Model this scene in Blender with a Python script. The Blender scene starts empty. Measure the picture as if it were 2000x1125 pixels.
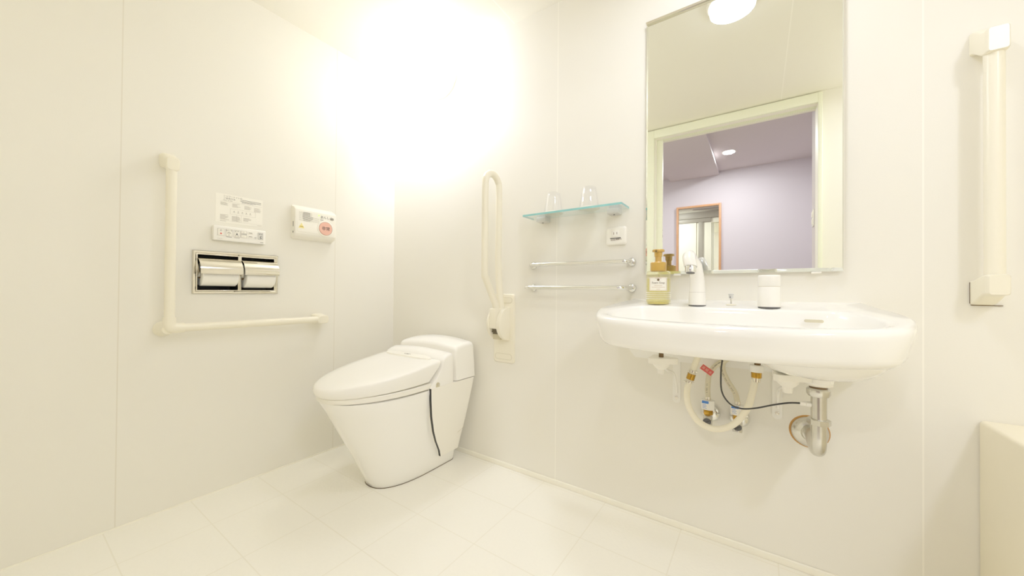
import bpy, bmesh, math, random
from mathutils import Vector, Matrix
random.seed(7)
sc = bpy.context.scene
COL = sc.collection
PI = math.pi

# ------------------------------------------------------------------ room measures (metres)
XL, YB, H = -1.9425, 1.4763, 2.2253      # left wall, back wall, ceiling
XR, YF, YF2 = 1.65, -0.195, -0.315        # right wall, front wall inner / corridor face
CAMZ = 0.886

# ------------------------------------------------------------------ materials
def srgb(r, g, b):
    f = lambda c: (c/255/12.92) if c/255 <= .04045 else ((c/255+.055)/1.055)**2.4
    return (f(r), f(g), f(b), 1)

def base_mat(name):
    m = bpy.data.materials.new(name); m.use_nodes = True
    nt = m.node_tree
    return m, nt, nt.nodes['Principled BSDF']

def mat(name, col, rough=.5, metal=0., var=.02, scale=40., bump=0., spec=.5, coat=0., emit=None, estr=0.):
    m, nt, p = base_mat(name)
    tc = nt.nodes.new('ShaderNodeTexCoord')
    n = nt.nodes.new('ShaderNodeTexNoise'); n.inputs['Scale'].default_value = scale; n.inputs['Detail'].default_value = 3
    nt.links.new(tc.outputs['Object'], n.inputs['Vector'])
    mx = nt.nodes.new('ShaderNodeMix'); mx.data_type = 'RGBA'
    c = srgb(*col)
    mx.inputs[6].default_value = tuple(x*(1-var) for x in c[:3]) + (1,)
    mx.inputs[7].default_value = tuple(min(1, x*(1+var)) for x in c[:3]) + (1,)
    nt.links.new(n.outputs['Fac'], mx.inputs[0]); nt.links.new(mx.outputs[2], p.inputs['Base Color'])
    p.inputs['Roughness'].default_value = rough; p.inputs['Metallic'].default_value = metal
    p.inputs['Specular IOR Level'].default_value = spec; p.inputs['Coat Weight'].default_value = coat
    p.inputs['Coat Roughness'].default_value = .08
    if bump:
        b = nt.nodes.new('ShaderNodeBump'); b.inputs['Strength'].default_value = bump; b.inputs['Distance'].default_value = .002
        nt.links.new(n.outputs['Fac'], b.inputs['Height']); nt.links.new(b.outputs['Normal'], p.inputs['Normal'])
    if emit:
        p.inputs['Emission Color'].default_value = srgb(*emit); p.inputs['Emission Strength'].default_value = estr
    return m

def lined(name, col, linecol, lines, rough=.45, bump=.12, scale=260., var=.012, stretch=(1,1,1), spec=.4, lw=.0016, strength=1.):
    """painted panel with thin joints: lines = [(axis, position)] in metres"""
    m, nt, p = base_mat(name)
    tc = nt.nodes.new('ShaderNodeTexCoord'); sp = nt.nodes.new('ShaderNodeSeparateXYZ')
    nt.links.new(tc.outputs['Object'], sp.inputs[0])
    acc = None
    for ax, pos, per in lines:
        src = sp.outputs['XYZ'.index(ax)]
        s = nt.nodes.new('ShaderNodeMath'); s.operation = 'SUBTRACT'; s.inputs[1].default_value = pos
        nt.links.new(src, s.inputs[0]); o = s.outputs[0]
        if per:
            a = nt.nodes.new('ShaderNodeMath'); a.operation = 'PINGPONG'; a.inputs[1].default_value = per/2
            nt.links.new(o, a.inputs[0]); o = a.outputs[0]
        else:
            a = nt.nodes.new('ShaderNodeMath'); a.operation = 'ABSOLUTE'; nt.links.new(o, a.inputs[0]); o = a.outputs[0]
        r = nt.nodes.new('ShaderNodeMapRange'); r.inputs[1].default_value = lw*.5; r.inputs[2].default_value = lw*1.6
        r.inputs[3].default_value = 1; r.inputs[4].default_value = 0
        nt.links.new(o, r.inputs[0]); o = r.outputs[0]
        if acc is None: acc = o
        else:
            x = nt.nodes.new('ShaderNodeMath'); x.operation = 'MAXIMUM'; nt.links.new(acc, x.inputs[0]); nt.links.new(o, x.inputs[1]); acc = x.outputs[0]
    mp = nt.nodes.new('ShaderNodeMapping'); mp.inputs['Scale'].default_value = stretch
    nt.links.new(tc.outputs['Object'], mp.inputs[0])
    n = nt.nodes.new('ShaderNodeTexNoise'); n.inputs['Scale'].default_value = scale; n.inputs['Detail'].default_value = 2
    nt.links.new(mp.outputs[0], n.inputs['Vector'])
    c = srgb(*col)
    mx = nt.nodes.new('ShaderNodeMix'); mx.data_type = 'RGBA'
    mx.inputs[6].default_value = tuple(x*(1-var) for x in c[:3]) + (1,); mx.inputs[7].default_value = tuple(min(1, x*(1+var)) for x in c[:3]) + (1,)
    nt.links.new(n.outputs['Fac'], mx.inputs[0])
    out = mx.outputs[2]
    h = n.outputs['Fac']
    if acc is not None:
        m2 = nt.nodes.new('ShaderNodeMix'); m2.data_type = 'RGBA'; m2.inputs[7].default_value = srgb(*linecol)
        ms = nt.nodes.new('ShaderNodeMath'); ms.operation = 'MULTIPLY'; ms.inputs[1].default_value = strength
        nt.links.new(acc, ms.inputs[0]); nt.links.new(ms.outputs[0], m2.inputs[0]); nt.links.new(out, m2.inputs[6]); out = m2.outputs[2]
    nt.links.new(out, p.inputs['Base Color'])
    b = nt.nodes.new('ShaderNodeBump'); b.inputs['Strength'].default_value = bump; b.inputs['Distance'].default_value = .001
    nt.links.new(h, b.inputs['Height']); nt.links.new(b.outputs['Normal'], p.inputs['Normal'])
    p.inputs['Roughness'].default_value = rough; p.inputs['Specular IOR Level'].default_value = spec
    return m

def thin_glass(name, tint, refl=.9, rough=.0, haze=0., hazecol=(255,255,255)):
    """thin clear sheet: transparent (tinted) + fresnel gloss (+ a little white haze)"""
    m = bpy.data.materials.new(name); m.use_nodes = True; nt = m.node_tree; nt.nodes.clear()
    out = nt.nodes.new('ShaderNodeOutputMaterial')
    tr = nt.nodes.new('ShaderNodeBsdfTransparent'); tr.inputs[0].default_value = srgb(*tint)
    gl = nt.nodes.new('ShaderNodeBsdfGlossy'); gl.inputs['Roughness'].default_value = rough
    gl.inputs['Color'].default_value = (refl,)*3 + (1,)
    tc = nt.nodes.new('ShaderNodeTexCoord'); no = nt.nodes.new('ShaderNodeTexNoise'); no.inputs['Scale'].default_value = 30
    nt.links.new(tc.outputs['Object'], no.inputs['Vector'])
    lw = nt.nodes.new('ShaderNodeLayerWeight'); lw.inputs['Blend'].default_value = .5
    pw = nt.nodes.new('ShaderNodeMath'); pw.operation = 'POWER'; pw.inputs[1].default_value = 3; nt.links.new(lw.outputs['Facing'], pw.inputs[0])
    fr = nt.nodes.new('ShaderNodeMapRange'); fr.inputs[3].default_value = .035; fr.inputs[4].default_value = .8; nt.links.new(pw.outputs[0], fr.inputs[0])
    mx = nt.nodes.new('ShaderNodeMixShader'); nt.links.new(fr.outputs[0], mx.inputs[0]); nt.links.new(tr.outputs[0], mx.inputs[1]); nt.links.new(gl.outputs[0], mx.inputs[2])
    last = mx.outputs[0]
    if haze:
        di = nt.nodes.new('ShaderNodeBsdfDiffuse'); di.inputs[0].default_value = srgb(*hazecol)
        mr = nt.nodes.new('ShaderNodeMapRange'); mr.inputs[3].default_value = haze*.8; mr.inputs[4].default_value = haze*1.2
        nt.links.new(no.outputs['Fac'], mr.inputs[0])
        m2 = nt.nodes.new('ShaderNodeMixShader'); nt.links.new(mr.outputs[0], m2.inputs[0]); nt.links.new(last, m2.inputs[1]); nt.links.new(di.outputs[0], m2.inputs[2]); last = m2.outputs[0]
    nt.links.new(last, out.inputs[0])
    return m

WALL = (234, 230, 216)
M = {}
M['wall_left'] = lined('cream panel left', WALL, (214,206,184), [('Y', .2684, 0), ('Y', 1.085, 0)], strength=.7)
M['wall_back'] = lined('cream panel back', WALL, (250,246,232), [('X', -.765, 0), ('X', .3811, 0)], strength=.8)
M['wall_plain'] = lined('cream panel plain', (245,241,227), (214,206,184), [])
M['ceiling'] = lined('cream ceiling', (241,237,222), (252,248,236), [('X', -1.01, 0), ('X', .13, 0)], lw=.0022)
M['floor'] = lined('cream floor tile', (244,240,225), (226,219,194), [('X', -.525, .291), ('Y', .239, .2425)], rough=.38, bump=.5, scale=90, var=.02, lw=.0015, strength=.55)
M['trim'] = mat('cream trim', (244,239,220), .4)
M['doortrim'] = mat('pale green cream trim', (244,246,220), .4)
M['groove'] = mat('groove shade', (120,116,96), .6)
M['mauve'] = lined('mauve corridor wallpaper', (203,195,204), (0,0,0), [], rough=.8, bump=.3, scale=420, var=.03)
M['mauvedark'] = lined('mauve corridor ceiling paper', (206,197,198), (0,0,0), [], rough=.85, bump=.3, scale=420, var=.03)
M['greyframe'] = mat('warm grey door frame', (142,136,122), .45)
M['creamleaf'] = mat('cream door leaf', (238,236,214), .5)
M['corrfloor'] = mat('brown corridor floor', (128,104,82), .5, var=.1)
M['wood'] = mat('orange brown wood', (196,134,84), .45, var=.12, scale=25)
M['ceramic'] = mat('white ceramic', (248,246,238), .09, coat=.4, var=.004)
M['plastic'] = mat('white plastic', (246,243,233), .24, var=.006)
M['plasticwarm'] = mat('warm white plastic', (244,240,226), .3, var=.006)
M['cream'] = mat('cream coated plastic', (238,231,206), .28, var=.008)
M['creamdark'] = mat('cream recess', (196,186,150), .5)
M['ledge'] = mat('cream moulded panel', (242,233,204), .42, var=.01)
M['chrome'] = mat('polished chrome', (226,226,222), .07, 1., var=.01)
M['chromeworn'] = mat('worn chrome', (205,202,192), .2, 1., var=.12, scale=60)
M['steel'] = mat('stainless steel', (222,216,200), .14, 1., var=.03)
M['mirror'] = mat('silvered glass', (250,252,245), .0, 1., var=.002)
M['mirroredge'] = mat('bevelled glass edge', (225,228,218), .03, 1., var=.01)
M['black'] = mat('black', (5,4,3), .45)
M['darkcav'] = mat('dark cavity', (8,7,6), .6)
M['darkgrey'] = mat('dark grey plastic', (56,55,53), .4)
M['brass'] = mat('brass', (176,128,44), .25, 1., var=.06)
M['brownbolt'] = mat('brown bolt', (100,76,48), .4, .6)
M['hose'] = mat('cream rubber hose', (238,230,202), .4)
M['hosegrey'] = mat('beige braided hose', (208,199,166), .45, var=.06, scale=300)
M['ink'] = mat('grey ink', (112,106,98), .7)
M['inklight'] = mat('pale grey ink', (176,169,154), .7)
M['inkdark'] = mat('dark ink', (48,44,42), .6)
M['paper'] = mat('white paper', (246,242,228), .7)
M['tissue'] = mat('soft tissue paper', (247,244,234), .9, var=.01, scale=200, bump=.15)
M['card'] = mat('brown card tube', (186,150,100), .8)
M['red'] = mat('red print', (206,50,44), .5)
M['redtag'] = mat('red tag', (206,60,54), .5)
M['salmon'] = mat('salmon button', (236,172,150), .4)
M['yellow'] = mat('pale yellow sticker', (242,226,130), .5)
M['blue'] = mat('blue sticker', (40,112,206), .5)
M['greenled'] = mat('green light', (150,240,60), .4, emit=(150,255,60), estr=1.2)
M['silvergrey'] = mat('silver grey key', (206,206,200), .35)
M['gold'] = mat('ochre pump plastic', (196,150,54), .32, var=.05)
M['gearbrown'] = mat('brown grey gear', (84,74,52), .5)
M['rust'] = mat('rust stain', (192,134,66), .8, var=.2)
M['glasspane'] = thin_glass('clear shelf glass', (248,253,251), haze=.02, hazecol=(230,244,238))
M['glassedge'] = mat('teal glass edge', (120,190,188), .15, var=.2, scale=35)
M['tumbler'] = thin_glass('clear tumbler glass', (255,255,255), haze=.03)
M['bottle'] = thin_glass('pale yellow clear bottle', (252,250,226), haze=.05, hazecol=(250,246,215))
M['liquid'] = thin_glass('yellow soap liquid', (251,248,212), haze=.12, hazecol=(250,245,190))
M['liquiddark'] = mat('deep yellow bottle base', (226,210,96), .2)
M['lamp'] = mat('glowing opal globe', (255,250,240), .3, emit=(244,249,255), estr=6)
M['lampdisc'] = mat('glowing lens', (255,250,240), .3, emit=(246,250,255), estr=11)
M['cordisc'] = mat('glowing corridor lens', (255,250,250), .3, emit=(255,248,250), estr=7)

# ------------------------------------------------------------------ mesh helpers
def nb(): return bmesh.new()

def rbox(bm, x0, x1, y0, y1, z0, z1, r=0., seg=3):
    t = bmesh.new(); bmesh.ops.create_cube(t, size=1)
    for v in t.verts:
        v.co = Vector(((x0+x1)/2+v.co.x*(x1-x0), (y0+y1)/2+v.co.y*(y1-y0), (z0+z1)/2+v.co.z*(z1-z0)))
    if r > 0:
        bmesh.ops.bevel(t, geom=t.edges[:], offset=min(r, .49*min(x1-x0, y1-y0, z1-z0)), segments=seg, profile=.5, affect='EDGES')
    merge(bm, t); return bm

def merge(bm, t):
    me = bpy.data.meshes.new('t'); t.to_mesh(me); t.free(); bm.from_mesh(me); bpy.data.meshes.remove(me)

def loft(bm, rings, cap0=True, cap1=True, closed=True):
    vs = [[bm.verts.new(p) for p in r] for r in rings]
    n = len(rings[0])
    for a, b in zip(vs, vs[1:]):
        for i in range(n if closed else n-1):
            j = (i+1) % n
            try: bm.faces.new((a[i], a[j], b[j], b[i]))
            except ValueError: pass
    if cap0: bm.faces.new(vs[0][::-1])
    if cap1: bm.faces.new(vs[-1])
    return bm

def frame(d):
    d = Vector(d).normalized(); u = d.orthogonal().normalized(); v = d.cross(u).normalized()
    return u, v

def lathe(bm, prof, c, axis=(0,0,1), n=32, cap=True):
    """prof = [(radius, distance along axis)]"""
    ax = Vector(axis).normalized(); u, v = frame(ax); c = Vector(c)
    rings = [[c + ax*h + (u*math.cos(2*PI*k/n) + v*math.sin(2*PI*k/n))*max(r, 1e-5) for k in range(n)] for r, h in prof]
    return loft(bm, rings, cap, cap)

def cyl(bm, c, axis, r, h, n=28, bev=0.):
    if bev: pr = [(r-bev, 0), (r-bev*.3, bev*.3), (r, bev), (r, h-bev), (r-bev*.3, h-bev*.3), (r-bev, h)]
    else: pr = [(r, 0), (r, h)]
    return lathe(bm, pr, c, axis, n)

def spline(pts, k=8, closed=False):
    P = [Vector(p) for p in pts]; out = []
    n = len(P)
    for i in range(n if closed else n-1):
        p0 = P[(i-1) % n] if (closed or i > 0) else P[0]*2-P[1]
        p1, p2 = P[i], P[(i+1) % n]
        p3 = P[(i+2) % n] if (closed or i+2 < n) else P[-1]*2-P[-2]
        for j in range(k):
            t = j/k
            out.append(.5*((2*p1)+(-p0+p2)*t+(2*p0-5*p1+4*p2-p3)*t*t+(-p0+3*p1-3*p2+p3)*t**3))
    if not closed: out.append(P[-1])
    return out

def tube(bm, pts, r, n=16, cap=True):
    P = [Vector(p) for p in pts]; rings = []
    T = [(P[min(i+1, len(P)-1)]-P[max(i-1, 0)]).normalized() for i in range(len(P))]
    u = T[0].orthogonal().normalized()
    for i, p in enumerate(P):
        u = (u - T[i]*u.dot(T[i])).normalized(); v = T[i].cross(u)
        rr = r[i] if isinstance(r, (list, tuple)) else r
        rings.append([p+(u*math.cos(2*PI*k/n)+v*math.sin(2*PI*k/n))*rr for k in range(n)])
    return loft(bm, rings, cap, cap)

def fillet(pts, r, k=8):
    """polyline with rounded corners"""
    P = [Vector(p) for p in pts]; out = [P[0]]
    for i in range(1, len(P)-1):
        a = (P[i-1]-P[i]); b = (P[i+1]-P[i]); rr = min(r, a.length*.49, b.length*.49)
        p0 = P[i]+a.normalized()*rr; p2 = P[i]+b.normalized()*rr
        for j in range(k+1):
            t = j/k; out.append(p0*(1-t)**2+P[i]*2*t*(1-t)+p2*t*t)
    out.append(P[-1]); return out

def prism(bm, poly, origin, ua, va, na, depth):
    """polygon [(u,v)] on plane origin/ua/va, extruded by depth along na"""
    o, ua, va, na = map(Vector, (origin, ua, va, na))
    a = [o+ua*u+va*v for u, v in poly]; b = [p+na*depth for p in a]
    return loft(bm, [a, b])

def rrect(w, h, r, k=6):
    out = []
    for cx, cy, a0 in ((w/2-r, h/2-r, 0), (-w/2+r, h/2-r, PI/2), (-w/2+r, -h/2+r, PI), (w/2-r, -h/2+r, 1.5*PI)):
        for j in range(k+1):
            a = a0+PI/2*j/k; out.append((cx+r*math.cos(a), cy+r*math.sin(a)))
    return out

def obj(name, bm, m, parent=None, sharp=38, label=None):
    bmesh.ops.recalc_face_normals(bm, faces=bm.faces[:])
    for f in bm.faces: f.smooth = True
    for e in bm.edges:
        if len(e.link_faces) == 2 and e.calc_face_angle(0) > math.radians(sharp): e.smooth = False
    root = parent
    while root is not None and root.parent is not None: root = root.parent
    off = Vector(root.location) if root is not None else Vector((0,0,0))
    for v in bm.verts: v.co -= off
    me = bpy.data.meshes.new(name); bm.to_mesh(me); bm.free()
    for x in (m if isinstance(m, (list, tuple)) else [m]): me.materials.append(x)
    o = bpy.data.objects.new(name, me); COL.objects.link(o)
    if parent is not None: o.parent = parent
    if label: o['label'] = label
    return o

def tag(o, label, cat, group=None):
    o['label'] = label; o['category'] = cat
    if group: o['group'] = group
    return o

def thing(name, label, cat, loc, group=None):
    o = bpy.data.objects.new(name, None); COL.objects.link(o); o.location = loc; o.empty_display_size = .05
    return tag(o, label, cat, group)

def struct(name, bm, m, parent=None):
    o = obj(name, bm, m, parent)
    if parent is None: o['kind'] = 'structure'
    return o

def dup(root, delta, label):
    r = root.copy(); COL.objects.link(r); r.location = Vector(root.location)+Vector(delta); r['label'] = label
    def rec(a, b):
        for ch in list(a.children):
            c = ch.copy(); COL.objects.link(c); c.parent = b; rec(ch, c)
    rec(root, r); return r

LEFTW = ((0,1,0), (0,0,1), (1,0,0))       # reading direction, up, outward normal of the left wall
BACKW = ((1,0,0), (0,0,1), (0,-1,0))
def text(bm, s, size, at, wall, align='LEFT', sx=1., depth=.0003, shear=0.):
    cu = bpy.data.curves.new('t', 'FONT'); cu.body = s; cu.size = size; cu.align_x = align; cu.extrude = depth; cu.resolution_u = 2
    o = bpy.data.objects.new('t', cu); COL.objects.link(o)
    dg = bpy.context.evaluated_depsgraph_get(); me = bpy.data.meshes.new_from_object(o.evaluated_get(dg))
    a, b, c = (Vector(x) for x in wall); a = a*sx
    mt = Matrix(((a.x, b.x, c.x, at[0]), (a.y, b.y, c.y, at[1]), (a.z, b.z, c.z, at[2]), (0,0,0,1)))
    me.transform(mt); bm.from_mesh(me); bpy.data.meshes.remove(me)
    bpy.data.objects.remove(o); bpy.data.curves.remove(cu)

def lbar(bm, x, y0, y1, z0, z1, d=.0004): return rbox(bm, x, x+d, y0, y1, z0, z1)     # flat print on the left wall side
def lframe(bm, x, y0, y1, z0, z1, w, d=.0004):
    for a in ((y0, y1, z0, z0+w), (y0, y1, z1-w, z1), (y0, y0+w, z0, z1), (y1-w, y1, z0, z1)): lbar(bm, x, *a, d)

# ------------------------------------------------------------------ setting
struct('floor', rbox(nb(), XL-.1, XR+.1, YF, YB+.1, -.06, 0), M['floor'])
struct('ceiling', rbox(nb(), XL-.1, XR+.1, YF, YB+.1, H, H+.05), M['ceiling'])
b = nb()                                                   # left wall with the recess of the paper holder
hy0, hy1, hz0, hz1 = .487, .783, .874, 1.033
rbox(b, XL-.14, XL, YF, hy0, 0, H); rbox(b, XL-.14, XL, hy1, YB, 0, H); rbox(b, XL-.14, XL, hy0, hy1, 0, hz0); rbox(b, XL-.14, XL, hy0, hy1, hz1, H)
struct('wall_left', b, M['wall_left'])
struct('wall_back', rbox(nb(), XL-.1, XR+.1, YB, YB+.1, 0, H), M['wall_back'])
struct('wall_right', rbox(nb(), XR, XR+.1, YF, YB, 0, H), M['wall_plain'])
struct('baseboard_back', rbox(nb(), XL, .48, YB-.008, YB, 0, .024, .003), M['trim'])
struct('baseboard_left', rbox(nb(), XL, XL+.004, YF, YB, 0, .006), M['trim'])
# front wall: two skins left of the door (pocket of the sliding leaf), solid right part, header
DX0, DX1, DZ = -.656, .326, 2.152
b = nb(); rbox(b, XL-.1, -.70, YF-.04, YF, 0, H); rbox(b, DX1, XR+.1, YF2+.02, YF, 0, H); rbox(b, -.70, DX1, YF-.04, YF, DZ, H); rbox(b, -.70, DX1, YF2+.02, YF-.08, DZ, H)
rbox(b, XL-.1, XL, YF2, YF, 0, H)
struct('wall_front', b, M['wall_plain'])
b = nb(); rbox(b, -.765, -.709, YF, YF+.022, 0, DZ+.064, .003); rbox(b, DX1, .349, YF, YF+.022, 0, DZ+.064, .003); rbox(b, -.709, DX1, YF, YF+.022, DZ, DZ+.064, .003)
for k, y in enumerate((YF-.045, YF-.060, YF-.075)): rbox(b, -.70, DX1, y-.004, y, DZ-.004, DZ+.02)
struct('trim_1', b, M['doortrim'])
door = struct('door_1', rbox(nb(), -1.55, DX0, YF-.077, YF-.043, .01, DZ-.002, .003), M['doortrim'])
b = nb(); rbox(b, DX0, DX0+.001, YF-.07, YF-.05, 1.30, 1.52); obj('latch_plate', b, M['plastic'], door)
b = nb(); rbox(b, DX0+.001, DX0+.002, YF-.066, YF-.054, 1.40, 1.404); rbox(b, DX0+.001, DX0+.002, YF-.064, YF-.058, 1.34, 1.36); obj('latch', b, M['ink'], door)
# corridor beyond the opening
CH, CY, CX0, CX1 = 2.45, -2.403, -2.3, .62
b = nb(); rbox(b, CX0, -.70, YF2, YF2+.04, 0, CH); rbox(b, -.70, DX1, YF2, YF2+.02, DZ, CH); rbox(b, DX1, XR, YF2, YF2+.02, 0, CH)
struct('wall_corridor_near', b, M['creamleaf'])
struct('wall_corridor_far', rbox(nb(), CX0, CX1, CY-.1, CY, 0, CH), M['mauve'])
struct('wall_corridor_left', rbox(nb(), CX0-.1, CX0, CY, YF2, 0, CH), M['mauve'])
struct('wall_corridor_right', rbox(nb(), CX1, CX1+.1, CY, YF2, 0, CH), M['mauve'])
struct('wall_corridor_return', rbox(nb(), DX1+.001, CX1, -.50, YF2, 0, CH), M['mauvedark'])
struct('ceiling_corridor', rbox(nb(), CX0, CX1, CY, YF2, CH, CH+.05), M['mauvedark'])
struct('floor_corridor', rbox(nb(), CX0, CX1, CY, YF, -.06, -.001), M['corrfloor'])
struct('trim_2', rbox(nb(), -1.0, -.415, CY, YF2, CH-.045, CH), M['mauvedark'])            # shallow beam under the corridor ceiling
b = nb(); rbox(b, -1.62, -.70, YF2-.03, YF2, 2.17, 2.24, .003); rbox(b, -1.62, .32, YF2-.045, YF2, 2.24, 2.36, .004); rbox(b, -.905, -.83, YF2-.03, YF2, 0, 2.17, .003)
tr3 = struct('trim_3', b, M['greyframe'])
struct('door_2', rbox(nb(), -1.6, -.94, YF2-.022, YF2-.004, .01, 2.165, .002), M['creamleaf'])

# corridor things seen in the mirror
t = thing('framed_wall_mirror', 'tall corridor mirror in a thin orange brown wooden frame, seen reflected behind the basin', 'mirror', (-.6535, CY, .35))
x0, x1, z0, z1, w = -.918, -.389, .35, 2.036, .026
b = nb(); rbox(b, x0, x0+w, CY, CY+.035, z0, z1, .002); rbox(b, x1-w, x1, CY, CY+.035, z0, z1, .002); rbox(b, x0+w, x1-w, CY, CY+.035, z1-w, z1, .002); rbox(b, x0+w, x1-w, CY, CY+.035, z0, z0+w, .002)
obj('frame', b, M['wood'], t)
obj('mirror_glass', rbox(nb(), x0+w, x1-w, CY+.004, CY+.012, z0+w, z1-w), M['mirror'], t)
t = thing('recessed_downlight', 'round recessed downlight in the mauve corridor ceiling, seen in the basin mirror', 'ceiling light', (-.27, -1.73, CH))
obj('trim_ring', lathe(nb(), [(.058, 0), (.070, -.003), (.072, 0), (.072, .002), (.058, .002)], (-.27, -1.73, CH-.0005), n=40), M['plastic'], t)
obj('lens', cyl(nb(), (-.27, -1.73, CH-.002), (0,0,1), .058, .004, 40), M['cordisc'], t)
t = thing('wall_switch', 'white double switch plate on the mauve wall edge, reflected at the mirror right side', 'switch', (DX1, -.40, 1.42))
obj('plate', rbox(nb(), DX1-.007, DX1+.001, -.435, -.365, 1.36, 1.48, .003), M['plastic'], t)
for z in (1.395, 1.445): obj('rocker', rbox(nb(), DX1-.011, DX1-.006, -.42, -.38, z-.019, z+.019, .002), M['plasticwarm'], t)

# ------------------------------------------------------------------ room lamps
LX, LZ, LR = -1.508, 2.10, .104
t = thing('globe_wall_lamp', 'glowing opal globe lamp on the back wall above the toilet', 'wall lamp', (LX, YB, LZ))
obj('base_plate', lathe(nb(), [(LR, 0), (LR, .018), (LR-.006, .026), (.08, .028)], (LX, YB, LZ), (0,-1,0), 48), M['plasticwarm'], t)
b = nb(); gc = (LX, YB-.028, LZ); prof = [(.092*math.sin(a), .060-.092*math.cos(a)*.86) for a in [math.radians(x) for x in range(48, 181, 6)]]
obj('globe', lathe(b, prof, gc, (0,-1,0), 48), M['lamp'], t)
def ceiling_lamp(x, y, label):
    t = thing('ceiling_lamp', label, 'ceiling light', (x, y, H), 'round ceiling lamps of the washroom')
    obj('rim', lathe(nb(), [(.104, 0), (.104, -.012), (.098, -.016), (.092, -.014), (.092, 0)], (x, y, H), n=48), M['plasticwarm'], t)
    obj('diffuser', lathe(nb(), [(.092, -.001), (.092, -.012), (.086, -.022), (.072, -.030), (.05, -.035), (.02, -.038), (.001, -.0385)], (x, y, H), n=48), M['lampdisc'], t)
    return t
CL = (-.10, 1.0)
cl = ceiling_lamp(CL[0], CL[1], 'round glowing ceiling lamp over the basin, reflected at the mirror top edge')
CL2 = (1.0, .0)
dup(cl, (CL2[0]-CL[0], CL2[1]-CL[1], 0), 'round glowing ceiling lamp right of the frame above the cream ledge')

def area(name, loc, rot, size, e, col, shape='DISK'):
    l = bpy.data.lights.new(name, 'AREA'); l.shape = shape; l.size = size; l.energy = e; l.color = col
    o = bpy.data.objects.new(name, l); COL.objects.link(o); o.location = loc; o.rotation_euler = rot; return o
WARM = (.955, 1., 1.22)
area('globe_light', (LX, YB-.19, LZ-.02), (math.radians(72), 0, 0), .16, 5.0, WARM)
area('ceiling_light_1', (CL[0], CL[1], H-.042), (0,0,0), .18, 1.3, WARM)
area('ceiling_light_2', (CL2[0], CL2[1], H-.042), (0,0,0), .18, 3.6, WARM)
area('corridor_light', (-.27, -1.73, CH-.006), (0,0,0), .11, 6.0, (1., 1., 1.02))
area('added_corridor_fill', (-1.35, -1.0, CH-.006), (0,0,0), .11, 10, (1., .99, .98))  # added unseen fill without a fitting, brightens the near corridor wall

# ------------------------------------------------------------------ toilet
CX = -1.44
def egg(yf, yb, hw, ym=None, p=2.1, r=.035, nf=18, ns=6, nc=6, nbk=5, cx=CX):
    ym = ym if ym is not None else yf+.62*(yb-yf)
    R = []
    for i in range(nf+1):
        a = PI/2*i/nf; R.append((hw*math.sin(a)**(2/p), ym-(ym-yf)*math.cos(a)**(2/p)))
    for i in range(1, ns+1): R.append((hw, ym+(yb-r-ym)*i/ns))
    for i in range(1, nc+1):
        a = PI/2*i/nc; R.append((hw-r+r*math.cos(a), yb-r+r*math.sin(a)))
    for i in range(1, nbk+1): R.append(((hw-r)*(1-i/nbk), yb))
    L = [(-x, y) for x, y in R[1:-1]][::-1]
    return [(cx+x, y) for x, y in R+L]
def ring(o, zf): return [(x, y, zf(y) if callable(zf) else zf) for x, y in o]
def sc_o(o, s, py, cx=CX): return [(cx+(x-cx)*s, py+(y-py)*s) for x, y in o]

t = thing('toilet', 'white tankless style shower toilet with closed lid in the room corner', 'toilet', (CX, 1.2, 0))
lv = [(0, .980, 1.40, .120), (.003, .976, 1.405, .123), (.06, .952, 1.41, .132), (.14, .913, 1.415, .146), (.22, .872, 1.42, .163), (.30, .830, 1.42, .182), (.37, .793, 1.42, .199), (.415, .768, 1.42, .209), (.428, .764, 1.42, .209)]
b = loft(nb(), [ring(egg(yf, yb, hw, ym=yf+.25, p=2.45-z*.8), z) for z, yf, yb, hw in lv])
bowl = obj('bowl', b, M['ceramic'], t)
obj('floor_seal', loft(nb(), [ring(egg(.9745, 1.405, .1243, ym=1.226, p=2.45), 0.0003), ring(egg(.9745, 1.405, .1243, ym=1.226, p=2.45), .0018)]), M['brownbolt'], t)
def sl(a, c): return lambda y: a+(c-a)*(y-.74)/(1.21-.74)
se = egg(.752, 1.150, .213, ym=1.10, r=.01)
b = loft(nb(), [ring(sc_o(se, .97, 1.1), sl(.4285, .436)), ring(sc_o(se, .992, 1.1), sl(.430, .438)), ring(se, sl(.434, .442)), ring(se, sl(.447, .458)), ring(sc_o(se, .985, 1.1), sl(.4505, .462))])
obj('seat', b, M['plasticwarm'], t)
l0 = egg(.742, 1.140, .2145, ym=1.105, r=.01); l1 = egg(.738, 1.195, .2165, ym=1.115, r=.012); l2 = egg(.742, 1.210, .2155, ym=1.12, r=.016)
b = loft(nb(), [ring(sc_o(l0, .985, 1.1), sl(.451, .472)), ring(l0, sl(.455, .478)), ring(l1, sl(.472, .530)), ring(l2, sl(.481, .548)), ring(sc_o(l2, .990, 1.1), sl(.4865, .5535)), ring(sc_o(l2, .965, 1.1), sl(.489, .556)), ring(sc_o(l2, .8, 1.1), sl(.493, .561)), ring(sc_o(l2, .4, 1.1), sl(.496, .564))])
lid = obj('lid', b, M['plastic'], t, sharp=50)
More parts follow.
